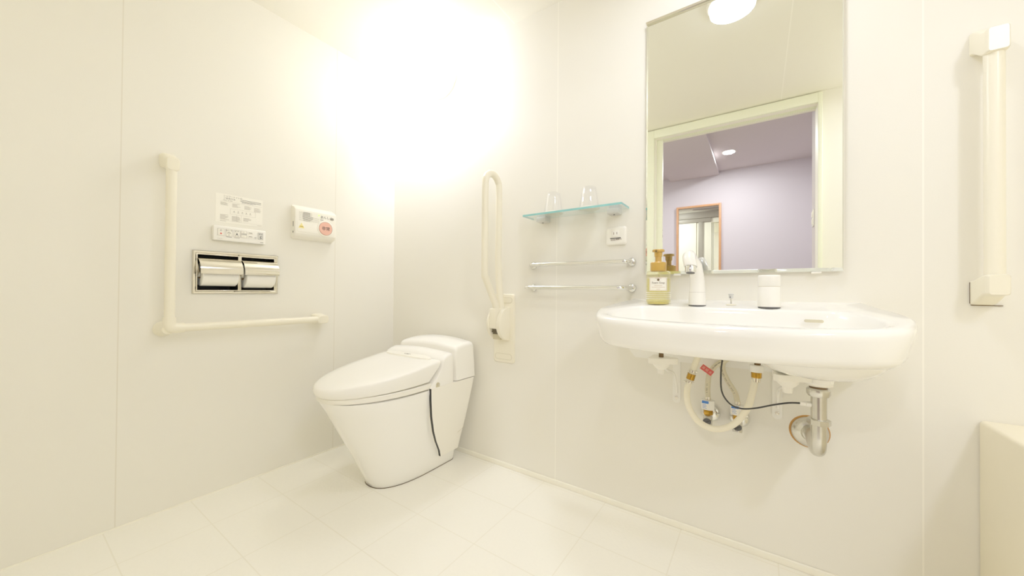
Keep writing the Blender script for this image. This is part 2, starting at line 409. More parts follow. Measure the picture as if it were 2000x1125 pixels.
# hinge cover: a flat oval strip near the lid's rear edge
hv = []
for i in range(40):
    a = 2*PI*i/40; hv.append((CX+.165*abs(math.cos(a))**.5*math.copysign(1, math.cos(a)), 1.182+.020*math.sin(a)))
b = loft(nb(), [ring(hv, sl(.480, .552)), ring(hv, sl(.495, .566)), ring(sc_o(hv, .96, 1.182), sl(.4985, .5695))])
hinge = obj('hinge_cover', b, M['plasticwarm'], lid)
b = nb(); tube(b, [(CX+.022*math.cos(a), 1.182+.007*math.sin(a), .5675) for a in [2*PI*i/24 for i in range(25)]], .0006, 6); tube(b, [(CX-.006, 1.182, .5675), (CX+.006, 1.182, .5675)], .0007, 6)
obj('maker_mark', b, M['ink'], hinge)
def crown(profile, hw, amp, ndiv=24, edge=.012, cx=CX, flare=0.):
    """profile [(y,z)] swept across X, arched top, rounded ends"""
    zt = max(z for _, z in profile); zb = min(z for _, z in profile); yc = sum(y for y, _ in profile)/len(profile); rings = []
    st = [-1+2*i/ndiv for i in range(ndiv+1)]
    ext = [(-1, edge, 1.), (-1, edge*.3, .3)] ; 
    seq = [(-hw+0, 1.0)] + [(-hw+edge*.3, .35), (-hw+edge, 0)] + [(x*(hw-edge), 0) for x in st[1:-1]] + [(hw-edge, 0), (hw-edge*.3, .35), (hw, 1.0)]
    for x, k in seq:
        r = []
        for y, z in profile:
            f = (z-zb)/(zt-zb)
            zz = z+amp*f*(1-(x/hw)**2)-k*edge*f**2
            yy = y+(yc-y)*k*edge/.08
            xx = x*(1+flare*(1-f))
            r.append((cx+xx, yy, zz))
        rings.append(r)
    return loft(nb(), rings)
pf = [(1.132, .437), (1.165, .470), (1.208, .524), (1.212, .548), (1.220, .561), (1.238, .571), (1.268, .580), (1.279, .577), (1.284, .566), (1.286, .5), (1.286, .437)]
unit = obj('washlet_unit', crown(pf, .2185, .012), M['plastic'], t)
b = nb(); ax = CX+.2185
prism(b, [(-.011, 0)]+[(.011*math.cos(a), .011*math.sin(a)+.010) for a in [PI*(1-i/10) for i in range(11)]]+[(.011, 0)], (ax-.004, 1.178, .438), (0,1,0), (0,0,1), (1,0,0), .0065)
kn = obj('side_recess', b, M['creamdark'], unit)
obj('screw', cyl(nb(), (ax+.002, 1.178, .449), (1,0,0), .005, .004, 16), M['steel'], kn)
pf = [(1.300, .441), (1.300, .50), (1.301, .585), (1.306, .597), (1.318, .604), (1.37, .612), (1.425, .616), (1.437, .610), (1.442, .596), (1.446, .5), (1.447, .441)]
obj('tank_cover', crown(pf, .214, .020, edge=.014, flare=.035), M['plastic'], t)
# slot between washlet unit and tank cover is left open; a shroud wraps the rear of the bowl below
cv = [(.065, 1.268, 1.405, .150), (.10, 1.255, 1.408, .157), (.16, 1.218, 1.413, .172), (.22, 1.188, 1.418, .187), (.30, 1.160, 1.425, .203), (.38, 1.143, 1.435, .2155), (.437, 1.136, 1.446, .2215)]
def cov(yc, yb, hw, r=.02):
    R = [(hw, yc)]+[(hw, yc+(yb-r-yc)*i/5) for i in range(1, 6)]+[(hw-r+r*math.cos(a), yb-r+r*math.sin(a)) for a in [PI/2*i/5 for i in range(1, 6)]]+[(0, yb)]
    return [(CX+x, y) for x, y in R]+[(CX-x, y) for x, y in R[:-1]][::-1]
shroud = obj('rear_shroud', loft(nb(), [ring(cov(yc, yb, hw), z) for z, yc, yb, hw in cv]), M['plasticwarm'], t)
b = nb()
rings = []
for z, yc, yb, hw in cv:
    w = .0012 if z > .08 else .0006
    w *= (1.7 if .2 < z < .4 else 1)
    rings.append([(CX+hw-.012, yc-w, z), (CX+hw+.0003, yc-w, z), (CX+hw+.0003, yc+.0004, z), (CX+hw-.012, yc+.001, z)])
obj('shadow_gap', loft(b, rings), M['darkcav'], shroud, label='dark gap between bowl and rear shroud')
b = nb(); tube(b, [(CX+.1935, 1.34, .170), (CX+.1835, 1.40, .178)], .0008, 6); obj('seam', b, M['creamdark'], shroud)
b = rbox(nb(), CX-.12, CX+.12, 1.30, 1.40, 0, .05, .02); obj('foot', b, M['ceramic'], t)
b = nb(); tube(b, [(CX-.175, .86, .452), (CX-.20, .845, .448), (CX-.203, .843, .42)], .004, 8); obj('side_lever', b, M['inklight'], t)

# ------------------------------------------------------------------ left wall fittings
BO, BR = .065, .0165                                          # bar offset from the wall, radius
def bracket(bm, plate, tip, wall_axis, side, hw, hh):
    pass
t = thing('l_shaped_grab_bar', 'cream L shaped grab bar on the left wall beside the paper holder', 'grab bar', (XL, .395, .72))
bx = XL+BO
obj('vertical_bar', cyl(nb(), (bx, .394, .745), (0,0,1), BR, .625), M['cream'], t)
obj('horizontal_bar', cyl(nb(), (bx, .43, .729), (0,1,0), BR, .55), M['cream'], t)
# top bracket: wall foot that narrows to a socket round the bar
def socket(pts_wall, c, r, n=28):
    """loft from a rounded rectangle on the wall to a round-ended block about the bar"""
    return loft(nb(), pts_wall)
def arm(y0w, y1w, z0w, z1w, y0t, y1t, z0t, z1t, x0, x1, r=.008):
    """block from wall rect to tip rect (left wall), bevelled"""
    bm = bmesh.new(); rings = []
    for f in [i/8 for i in range(9)]:
        s = f*f*(3-2*f)
        y0, y1, z0, z1 = (a+(c-a)*s for a, c in ((y0w, y0t), (y1w, y1t), (z0w, z0t), (z1w, z1t)))
        x = x0+(x1-x0)*f
        rr = min(r, (y1-y0)*.45, (z1-z0)*.45)
        rings.append([(x, (y0+y1)/2+u, (z0+z1)/2+v) for u, v in rrect(y1-y0, z1-z0, rr)])
    x = x1+.004; y0, y1, z0, z1 = y0t, y1t, z0t, z1t
    rings.append([(x, (y0+y1)/2+u*.85, (z0+z1)/2+v*.85) for u, v in rrect(y1-y0, z1-z0, min(r, (y1-y0)*.45))])
    return loft(bm, rings)
obj('top_bracket', arm(.370, .420, 1.362, 1.420, .3745, .4155, 1.338, 1.392, XL, bx+.014, .014), M['cream'], t)
b = nb()
tube(b, fillet([(bx, .394, .772), (bx, .394, .729), (bx, .437, .729)], .03), BR+.0035, 20)
lathe(b, [(.030, 0), (.030, .006), (.026, .02), (.021, .045), (.019, .066)], (XL, .388, .724), (1, .06, .04), 28)
obj('elbow', b, M['cream'], t)
obj('end_bracket', arm(.957, 1.020, .704, .756, .955, 1.012, .708, .750, XL, bx+.014, .016), M['cream'], t)

# instruction sheet
sy0, sy1, sz0, sz1 = .5495, .729, 1.1765, 1.303
sheet = tag(obj('instruction_sheet', rbox(nb(), XL, XL+.001, sy0, sy1, sz0, sz1), M['paper']), 'white printed instruction sheet on the left wall above the control panel', 'sign')
X = XL+.0011
b = nb()
text(b, 'シャワートイレの', .0088, (X, .577, 1.2915), LEFTW); text(b, 'ご使用方法', .0088, (X, .577, 1.2815), LEFTW); text(b, 'How to use', .0058, (X, .577, 1.2745), LEFTW, sx=1.2)
obj('title_text', b, M['ink'], sheet)
b = nb(); rr = random.Random(3)
def para(y, z, w, n, g=.0034):
    b = nb()
    for k in range(n): lbar(b, X, y, y+w*(.55+.45*rr.random()), z-k*g-.0014, z-k*g)
    obj('text_block', b, M['inklight'], sheet)
for k in range(2): lbar(b, X, .640, .722, 1.2875-k*.006, 1.2895-k*.006)
lbar(b, X, .645, .700, 1.2780, 1.2792); lbar(b, X, .645, .690, 1.2755, 1.2765)
obj('heading_lines', b, M['ink'], sheet)
para(.567, 1.266, .033, 4); para(.610, 1.266, .033, 5); para(.656, 1.264, .028, 5); para(.694, 1.262, .030, 6)
para(.566, 1.212, .034, 7); para(.609, 1.210, .034, 7); para(.652, 1.209, .032, 5); para(.566, 1.184, .034, 1)
obj('footer_line', lbar(nb(), X, .708, .726, 1.181, 1.1825), M['inklight'], sheet)
b = nb()
for k in range(5): lbar(b, X, .613+k*.0155, .621+k*.0155, 1.226, 1.2275); lbar(b, X, .615+k*.0155, .619+k*.0155, 1.230, 1.234)
obj('key_diagram', b, M['inklight'], sheet)
b = nb(); lbar(b, X, .567, .727, 1.2705, 1.2710); lframe(b, X, .603, .700, 1.2175, 1.2420, .0005); lbar(b, X, .567, .727, 1.1860, 1.1864)
for y in (.605, .622): lbar(b, X, y+.022, y+.0224, 1.1865, 1.2175)
obj('rules', b, M['inklight'], sheet)

# control panel
py0, py1, pz0, pz1, px = .537, .735, 1.094, 1.158, XL+.025
panel = tag(obj('control_panel', rbox(nb(), XL, px, py0, py1, pz0, pz1, .004), M['plastic']), 'white toilet control panel with a row of keys below the instruction sheet', 'control panel')
cols = [(.5515, .023), (.580, .023), (.609, .023), (.6355, .022), (.662, .021), (.702, .021)]
for k, (y, w) in enumerate(cols):
    kz0, kz1 = 1.115, 1.146
    if k == 4:
        for a, c in ((1.117, 1.128), (1.134, 1.145)):
            kb = obj('key', rbox(nb(), px-.001, px+.0016, y, y+w, a, c, .001), M['plasticwarm'], panel)
            e = nb(); lbar(e, px+.0016, y+.004, y+w-.004, (a+c)/2-.001, (a+c)/2+.0015); obj('print', e, M['ink'], kb)
        continue
    kb = obj('key', rbox(nb(), px-.001, px+.0016, y, y+w, kz0, kz1, .0012), M['silvergrey' if k == 5 else 'paper'], panel)
    e = nb(); lframe(e, px+.0016, y, y+w, kz0, kz1, .0007); obj('key_outline', e, M['inklight'], kb)
    e = nb(); cy = y+w/2; q = px+.0016
    if k == 0: text(e, '止', .010, (q, cy, 1.1345), LEFTW, 'CENTER')
    if k == 1:
        text(e, 'おしり', .0082, (q, cy, 1.137), LEFTW, 'CENTER')
        tube(e, [(q, cy, 1.117), (q, cy, 1.131)], .0007, 6); tube(e, spline([(q, cy-.006, 1.126), (q, cy-.003, 1.132), (q, cy, 1.130), (q, cy+.003, 1.132), (q, cy+.006, 1.126)]), .0007, 6)
    if k == 2:
        text(e, 'ビデ', .0085, (q, cy, 1.137), LEFTW, 'CENTER'); lathe(e, [(.0034, 0), (.0034, .0006)], (q, cy, 1.128), (1,0,0), 16)
        for s in (-1, 1): tube(e, [(q, cy+s*.002, 1.126), (q, cy+s*.006, 1.118)], .0008, 6)
    if k == 3:
        text(e, '水勢調節', .0052, (q, cy, 1.130), LEFTW, 'CENTER'); lbar(e, q, y, y+w, 1.1275, 1.1282); text(e, '+', .007, (q, cy, 1.138), LEFTW, 'CENTER'); text(e, '-', .007, (q, cy, 1.119), LEFTW, 'CENTER')
    if k == 5:
        text(e, '流す', .0085, (q, cy, 1.136), LEFTW, 'CENTER'); tube(e, spline([(q, cy-.003, 1.118), (q, cy+.003, 1.121), (q, cy-.002, 1.126), (q, cy+.004, 1.131)]), .0012, 6)
    obj('print', e, M['inkdark'], kb)
    if k == 0: obj('red_mark', lbar(nb(), q, cy-.003, cy+.003, 1.121, 1.127), M['red'], kb)
for y, w in ((.582, .02), (.611, .02)): obj('key_caption', lbar(nb(), px+.0002, y, y+w, 1.1105, 1.1120), M['ink'], panel)
e = nb(); text(e, 'シャワー', .005, (px+.0002, .5515, 1.1005), LEFTW); obj('panel_text', e, M['ink'], panel)
obj('panel_mark', lbar(nb(), px+.0002, .712, .7245, 1.1000, 1.1025), M['ink'], panel)
for z in (1.116, 1.122): obj('key_caption', lbar(nb(), px+.0002, .688, .696, z, z+.0015), M['ink'], panel)

# emergency call unit
ay0, ay1, az0, az1, aq = .856, 1.066, 1.147, 1.305, XL+.045
t = thing('emergency_call_unit', 'white emergency call unit with a round salmon button on the left wall', 'alarm', (XL, .96, 1.147))
prof = [(XL, az0+.006), (XL, az1-.004), (XL+.012, az1), (XL+.028, az1-.003), (XL+.040, az1-.014), (aq, az1-.030), (aq, az0+.032), (XL+.040, az0+.014), (XL+.030, az0+.004), (XL+.014, az0)]
pp = spline([(p[0], 0, p[1]) for p in prof], 4, True)
rings = []
for y, s in ((ay0, .93), (ay0+.004, .985), (ay0+.010, 1), (ay1-.010, 1), (ay1-.004, .985), (ay1, .93)):
    rings.append([(XL+(p.x-XL)*s, y, (az0+az1)/2+(p.z-(az0+az1)/2)*(1-(1-s)*.45)) for p in pp])
obj('housing', loft(nb(), rings), M['plasticwarm'], t, sharp=45)
bq = aq+.0005
e = nb(); lathe(e, [(.043, -.02), (.043, .003), (.040, .005), (.036, .0055), (.036, -.001)], (aq, 1.005, 1.2065), (1,0,0), 44); obj('button_surround', e, M['plasticwarm'], t)
btn = obj('call_button', lathe(nb(), [(.0345, 0), (.0345, .0055), (.033, .0072), (.001, .0078)], (aq, 1.005, 1.2065), (1,0,0), 44), M['salmon'], t)
e = nb(); text(e, '非常', .0215, (aq+.0085, 1.0045, 1.1985), LEFTW, 'CENTER'); obj('button_text', e, M['inkdark'], btn)
e = nb()
for k in range(9):
    z = 1.2745-k*.0052; a = .8955-.006*math.sin(PI*(k+1)/10); c = .926 if k < 4 else .942-.016*((k-4)/4)**2
    rbox(e, aq-.002, aq+.0012, a, c, z-.0011, z+.0011)
obj('speaker_slots', e, M['ink'], t)
e = nb()
for k in range(9):
    z = 1.2745-k*.0052; rbox(e, aq-.002, aq+.0006, .872, .974 if k > 3 else .936, z-.0006, z+.0006)
obj('grille_lines', e, M['inklight'], t)
e = nb(); rbox(e, aq-.002, aq+.0016, .866, .970, 1.1745, 1.2245, .001); pl = obj('name_plate', e, M['paper'], t)
e = nb(); prism(e, [(-.0145, 0), (.0145, 0), (0, .0265)], (aq+.0016, .884, 1.193), (0,1,0), (0,0,1), (1,0,0), .0006); st = obj('warning_sticker', e, M['yellow'], pl)
e = nb()
for y in (.878, .884, .890): lbar(e, aq+.0023, y-.0018, y+.0018, 1.1985, 1.2025)
obj('sticker_print', e, M['brass'], st)
e = nb(); text(e, 'あんしん', .0165, (aq+.0008, .9785, 1.2595), LEFTW); text(e, 'S6', .0165, (aq+.0008, .978, 1.2445), LEFTW, sx=1.15); obj('unit_text', e, M['ink'], t)
obj('led', cyl(nb(), (aq-.001, .971, 1.2715), (1,0,0), .0027, .003, 14), M['greenled'], t)
e = nb(); prism(e, [(.011*math.cos(a), .0085*math.sin(a)) for a in [2*PI*i/24 for i in range(24)]], (aq-.001, 1.040, 1.2625), (0,1,0), (0,0,1), (1,0,0), .0025); rk = obj('reset_key', e, M['inklight'], t)
e = nb(); text(e, '復旧', .0075, (aq+.0018, 1.040, 1.2600), LEFTW, 'CENTER'); obj('key_text', e, M['inkdark'], rk)
obj('side_slot', rbox(nb(), XL+.020, XL+.025, ay0-.0006, ay0+.003, 1.200, 1.226), M['black'], t); obj('side_slot', rbox(nb(), XL+.018, XL+.025, ay0-.0006, ay0+.003, 1.168, 1.178), M['black'], t)

# paper holder and its two rolls
t = thing('double_paper_holder', 'stainless recessed double toilet paper holder on the left wall', 'paper holder', (XL, .635, .954))
Y0, Y1, Z0, Z1 = .4745, .7965, .8625, 1.046
wins = [(.4915, .6335, .8785, 1.0285), (.6465, .7795, .8785, 1.0285)]
def plate_with_holes(x0, x1, rect, holes):
    y0, y1, z0, z1 = rect; bm = nb()
    h = holes; zz0, zz1 = h[0][2], h[0][3]
    rbox(bm, x0, x1, y0, y1, z0, zz0, .0016); rbox(bm, x0, x1, y0, y1, zz1, z1, .0016)
    ys = [y0]+[q for a in h for q in a[:2]]+[y1]
    for a, c in zip(ys[::2], ys[1::2]): rbox(bm, x0, x1, a, c, zz0-.002, zz1+.002, .0016)
    return bm
b = plate_with_holes(XL-.002, XL+.006, (Y0+.012, Y1-.012, Z0+.012, Z1-.012), wins)
obj('face_plate', b, M['steel'], t)
b = nb()                                                   # raised bevelled rim
for i in range(4):
    pass
rim = []
for d, x in ((0, XL), (0, XL+.006), (.003, XL+.010), (.008, XL+.010), (.013, XL+.0055), (.013, XL)):
    rim.append([(x, y, z) for y, z in ((Y0+d, Z0+d), (Y1-d, Z0+d), (Y1-d, Z1-d), (Y0+d, Z1-d))])
loft(b, rim, False, False); obj('rim', b, M['steel'], t)
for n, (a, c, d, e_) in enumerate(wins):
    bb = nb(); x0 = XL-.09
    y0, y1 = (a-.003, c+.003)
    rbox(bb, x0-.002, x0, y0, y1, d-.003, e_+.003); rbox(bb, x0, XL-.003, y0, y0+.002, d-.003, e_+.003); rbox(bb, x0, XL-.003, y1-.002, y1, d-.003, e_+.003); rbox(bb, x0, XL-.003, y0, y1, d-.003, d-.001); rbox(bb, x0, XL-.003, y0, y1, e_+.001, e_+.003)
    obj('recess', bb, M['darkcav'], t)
    # curved hood hinged at the top of the opening
    ac, zc, R = XL-.006, .9555, .0615
    ra, rb = [], []
    ang = [math.radians(q) for q in range(100, -9, -6)]
    prof = [(ac+R*math.cos(q)*(1. if q < 1.2 else 1.), zc+R*math.sin(q)) for q in ang]
    yy0, yy1 = a-.002, c+.004
    hood = nb()
    outer = [[(x, y, z) for x, z in prof] for y in (yy0, yy1)]
    inner = [[(x-.0015*math.cos(q), y, z-.0015*math.sin(q)) for (x, z), q in zip(prof, ang)] for y in (yy0, yy1)]
    rr_ = [outer[0]+inner[0][::-1], outer[1]+inner[1][::-1]]
    loft(hood, rr_)
    # end cheeks
    hd = obj('hood', hood, M['steel'], t)
    ck = nb()
    prism(ck, [(XL-.005-ac+ac-XL, .0)]+[(.0, 0)], (XL, yy0, zc), (1,0,0), (0,0,1), (0,1,0), .001) if False else None
    for y in (yy0, yy1-.001):
        fan = [(x-XL, z) for (x, z), q in zip(prof, ang) if q < math.radians(80)]
        pts = fan+[(XL+.012-XL, zc-.006), (XL+.004-XL, zc+.04)]
        if y == yy0: pts = [(XL+.004-XL, zc+.030), (XL+.004-XL, zc+.052), (XL+.03-XL, zc+.0), (XL+.028-XL, zc-.014), (XL+.012-XL, zc-.016)]
        prism(ck, pts, (XL, y, 0), (1,0,0), (0,0,1), (0,1,0), .001) if y == yy0 else None
    obj('hood_cheek', ck, M['steel'], hd)
    obj('spindle', cyl(nb(), (XL-.012, a+.001, .945), (0,1,0), .011, c-a-.002, 18), M['plasticwarm'], t)
for n, ((a, c, d, e_), R, lab) in enumerate(zip(wins, (.0485, .053), ('slightly used toilet paper roll in the left bay of the steel holder', 'fuller toilet paper roll in the right bay of the steel holder'))):
    rx, rz = XL-.010, (.9445, .9425)[n]
    roll = nb(); ya, yb_ = a+.010, c-.006
    lathe(roll, [(.0185, 0), (R-.002, 0), (R, .002), (R, yb_-ya-.002), (R-.002, yb_-ya), (.0185, yb_-ya), (.0185, 0)], (rx, ya, rz), (0,1,0), 48, cap=False)
    tr = tag(obj('toilet_paper_roll', roll, M['tissue']), lab, 'toilet paper', 'toilet paper rolls in the steel holder')
    core = nb(); lathe(core, [(.0188, .0005), (.0188, yb_-ya-.0005), (.0175, yb_-ya-.0005), (.0175, .0005), (.0188, .0005)], (rx, ya, rz), (0,1,0), 24, cap=False)
    obj('card_core', core, M['card'], tr)
    # folded point of the first sheet
    tip = nb(); ym = (ya+yb_)/2; lo = (.0185, .010)[n]
    A0 = math.radians(25); A1 = math.radians((-16, -6)[n]); rows = []
    for k in range(7):
        q = A0+(A1-A0)*k/6; hw = .03*(1-k/6)+.0004
        x, z = rx+(R+.0012)*math.cos(q), rz+(R+.0012)*math.sin(q)
        rows.append([(x, ym-hw-.002, z), (x, ym+hw-.002, z)])
    loft(tip, rows, False, False, closed=False); obj('folded_tip', tip, M['tissue'], tr)

# ------------------------------------------------------------------ back wall fittings
# flip-up support rail
t = thing('flip_up_support_rail', 'cream flip-up support rail folded upright beside the toilet', 'support rail', (-1.055, YB, .70))
b = nb(); rings = []
for y, s in ((YB, 0), (YB-.006, 0), (YB-.010, .003), (YB-.011, .008)):
    rings.append([(-1.055+u, y, .6965+v) for u, v in rrect(.126-2*s, .346-2*s, .014)])
loft(b, rings); pl = obj('wall_plate', b, M['cream'], t)
for z in (.555, .838):
    e = nb(); prism(e, rrect(.100, .026, .0125), (-1.055, YB-.0108, z), (1,0,0), (0,0,1), (0,-1,0), .0012); c = obj('screw_cover', e, M['cream'], pl)
    e = nb(); P = rrect(.102, .028, .0135); P.append(P[0]); tube(e, [(-1.055+u, YB-.0115, z+v) for u, v in P], .0006, 6); obj('cover_seam', e, M['creamdark'], c)
# two D shaped cheeks of the hinge with the pivot block between them
def cheek(x0, x1):
    e = nb(); zc, r = .722, .083
    pr = [(.011, -r*.98)]+[(.011+.088*math.cos(a), r*math.sin(a)) for a in [-PI/2+PI*i/24 for i in range(25)]]+[(.011, r*.98)]
    R = []
    for x, s in ((x0, .94), (x0+.003, 1), (x1-.003, 1), (x1, .94)):
        R.append([(x, YB-.011-(o-.011)*s, zc+v*s) for o, v in pr])
    return loft(e, R)
obj('hinge_cheek', cheek(-1.099, -1.084), M['cream'], t); obj('hinge_cheek', cheek(-1.040, -1.015), M['cream'], t)
obj('pivot_block', rbox(nb(), -1.084, -1.040, YB-.094, YB-.012, .700, .800, .006), M['cream'], t)
obj('pivot_recess', rbox(nb(), -1.084, -1.040, YB-.060, YB-.012, .645, .700), M['creamdark'], t)
e = nb(); cyl(e, (-1.080, YB-.055, .690), (1,0,0), .016, .036, 20)
for k in range(9):
    a = 2*PI*k/9; c = Vector((-1.080, YB-.055+.018*math.cos(a), .690+.018*math.sin(a))); tube(e, [c, c+Vector((.036, 0, 0))], .004, 6)
obj('ratchet_gear', e, M['gearbrown'], t)
RX = -1.062
loop = [(RX+.006, YB-.072, .765), (RX+.006, YB-.078, .815), (RX, YB-.104, .87), (RX, YB-.150, .945), (RX, YB-.158, .975), (RX, YB-.158, 1.20), (RX, YB-.158, 1.385), (RX, YB-.150, 1.425), (RX, YB-.124, 1.447), (RX, YB-.088, 1.447), (RX, YB-.060, 1.425), (RX, YB-.050, 1.385), (RX, YB-.050, 1.20), (RX, YB-.050, 1.0), (RX+.014, YB-.045, .80), (RX+.014, YB-.045, .755)]
obj('loop_bar', tube(nb(), spline(loop, 8), .0165, 22), M['cream'], t)

# glass shelf with two glasses on coasters
ZS = 1.2325
t = thing('glass_shelf', 'clear glass wall shelf with teal edges and two grey clamps', 'shelf', (-.661, YB, ZS))
b = nb(); x0, x1, y0 = -.888, -.4345, 1.376
rbox(b, x0, x1, y0, YB-.002, ZS-.0085, ZS)
pane = obj('glass_pane', b, [M['glasspane'], M['glassedge']], t)
for f in pane.data.polygons:
    if abs(f.normal.z) < .5 and f.normal.y < .5: f.material_index = 1
for x in (-.822, -.487):
    e = nb(); rbox(e, x-.024, x+.024, YB-.052, YB, ZS-.030, ZS-.0085, .004); rbox(e, x-.022, x+.022, YB-.030, YB, ZS-.010, ZS+.010, .003)
    br = obj('shelf_clamp', e, M['silvergrey'], t)
    obj('clamp_screw', cyl(nb(), (x, YB-.030, ZS-.0305), (0,0,-1), .0035, .002, 14), M['darkgrey'], br)
def glass(x, y, label, lab2):
    c = tag(obj('coaster', cyl(nb(), (x, y, ZS), (0,0,1), .045, .005, 40, .0015), M['paper']), lab2, 'coaster', 'coasters on the glass shelf')
    z = ZS+.005
    prof = [(.0405, 0), (.0405, .004), (.0385, .022), (.0385, .024), (.037, .026), (.030, .080), (.0285, .086), (.026, .0875), (.001, .0875)]
    inner = [(.001, .0815), (.0255, .0815), (.0285, .078), (.0355, .026), (.0385, .004), (.0392, 0)]
    g = tag(obj('drinking_glass', lathe(nb(), prof+inner+[(.0405, 0)], (x, y, z), n=48, cap=False), M['tumbler']), label, 'glass', 'upturned glasses on the shelf')
    return g
glass(-.757, 1.426, 'upturned clear drinking glass near the left end of the glass shelf', 'white round coaster under the left glass on the shelf')
glass(-.588, 1.426, 'upturned clear drinking glass nearer the mirror on the glass shelf', 'white round coaster under the right glass on the shelf')

# outlet
t = thing('power_outlet', 'white square power outlet plate below the glass shelf', 'outlet', (-.4865, YB, 1.117))
b = nb(); R = []
for y, s in ((YB, 0), (YB-.004, 0), (YB-.007, .002), (YB-.009, .007), (YB-.0092, .012)): R.append([(-.4865+u, y, 1.117+v) for u, v in rrect(.085-2*s, .078-2*s, .011)])
loft(b, R); obj('plate', b, M['plasticwarm'], t)
sk = obj('socket', rbox(nb(), -.504, -.473, YB-.0112, YB-.008, 1.115, 1.139, .001), M['plastic'], t)
e = nb(); rbox(e, -.4955, -.4932, YB-.0116, YB-.010, 1.122, 1.132); rbox(e, -.4828, -.4805, YB-.0116, YB-.010, 1.123, 1.132); obj('slots', e, M['brownbolt'], sk)
e = nb(); rbox(e, -.5105, -.4655, YB-.0098, YB-.009, 1.1055, 1.1095); st = obj('warning_strip', e, M['inkdark'], t)
e = nb(); text(e, '使用後は', .0062, (-.5085, YB-.0096, 1.0985), BACKW); text(e, '電源OFF', .0062, (-.485, YB-.0096, 1.0995), BACKW); obj('plate_text', e, M['brownbolt'], t)

# towel bars
def towel_bar(z, off, label, rise=0.):
    t = thing('towel_bar', label, 'towel bar', (-.655, YB, z), 'chrome towel bars')
    xa, xb = -.886, -.4225; r = .0085
    for x in (xa, xb): obj('rosette', lathe(nb(), [(.018, 0), (.018, .003), (.0165, .007), (.012, .011), (.010, .012)], (x, YB, z), (0,-1,0), 32), M['chrome'], t)
    ends = [(xa, YB-.008, z), (xa, YB-off*.55, z), (xa+.012, YB-off, z), (xa+.05, YB-off, z), (xb-.05, YB-off, z), (xb-.012, YB-off, z), (xb, YB-off*.55, z), (xb, YB-.008, z)]
    obj('bar', tube(nb(), fillet(ends, .02, 6), r, 18), M['chrome'], t)
    return t
towel_bar(1.0065, .050, 'upper chrome towel bar below the glass shelf, closer to the wall')
towel_bar(.9005, .096, 'lower chrome towel bar, standing further out from the wall')

# right grab bar
GX = .4865
t = thing('vertical_grab_bar', 'cream vertical grab bar on the back wall right of the mirror', 'grab bar', (GX, YB, .86))
yb = YB-.060
obj('bar', cyl(nb(), (GX, yb, .90), (0,0,1), .0175, .62), M['cream'], t)
def arm_b(z0w, z1w, z0t, z1t):
    bm = bmesh.new(); rings = []
    for f in [i/8 for i in range(9)]:
        s = f*f*(3-2*f); z0 = z0w+(z0t-z0w)*s; z1 = z1w+(z1t-z1w)*s
        hw = .0215; y = YB-.070*f
        rings.append([(GX+u, y, (z0+z1)/2+v) for u, v in rrect(2*hw*(1-.08*f), z1-z0, .006)])
    for f, s in ((.078, .97), (.083, .80)): rings.append([(GX+u*s, YB-f, (z0t+z1t)/2+v*(1-(1-s)*.4)) for u, v in rrect(2*.0215*.92, z1t-z0t, .006)])
    return loft(bm, rings)
obj('bracket', arm_b(1.521, 1.583, 1.487, 1.549), M['cream'], t)
lb = obj('bracket', arm_b(.858, .922, .884, .936), M['cream'], t)
e = nb(); rbox(e, .4645, .4662, YB-.003, YB, .862, .918); rbox(e, .467, .520, YB-.003, YB, .8562, .8582); obj('brown_edge_line', e, M['brownbolt'], lb)  # thin brown lines along the left and bottom edges of the lower bracket

# moulded ledge at right
tag(obj('moulded_ledge', rbox(nb(), .4790, 1.30, .70, YB-.001, 0, .5575, .010, 4), M['ledge']), 'low cream moulded ledge with a rounded edge against the back wall at far right', 'ledge')

# mirror
t = thing('basin_mirror', 'tall frameless mirror with slanted polished edges above the wash basin', 'mirror', (-.076, YB, .954))
mx0, mx1, mz0, mz1, my = -.3645, .2135, .9535, 1.94, YB-.020
b = nb(); w = .011
o_ = [(mx0, mz0), (mx1, mz0), (mx1, mz1), (mx0, mz1)]; i_ = [(mx0+w*.55, mz0+w), (mx1-w*.3, mz0+w), (mx1-w*.3, mz1-w), (mx0+w*.55, mz1-w)]
loft(b, [[(x, YB-.014, z) for x, z in o_], [(x, my+.0035, z) for x, z in o_], [(x, my, z) for x, z in i_]])
g = obj('mirror_glass', b, [M['mirror'], M['mirroredge']], t, sharp=2)
for f in g.data.polygons:
    if f.normal.y > -.999: f.material_index = 1
obj('backing_board', rbox(nb(), mx0+.004, mx1-.004, YB-.014, YB, mz0+.004, mz1-.004), M['plasticwarm'], t)
e = nb(); rbox(e, mx0-.002, mx1+.002, my-.004, YB, mz1, mz1+.008, .001); obj('top_rail', e, M['steel'], t)
for x in (-.25, .15): obj('clip', rbox(nb(), x-.012, x+.012, my-.002, YB, mz0-.006, mz0-.0005, .001), M['plasticwarm'], t)

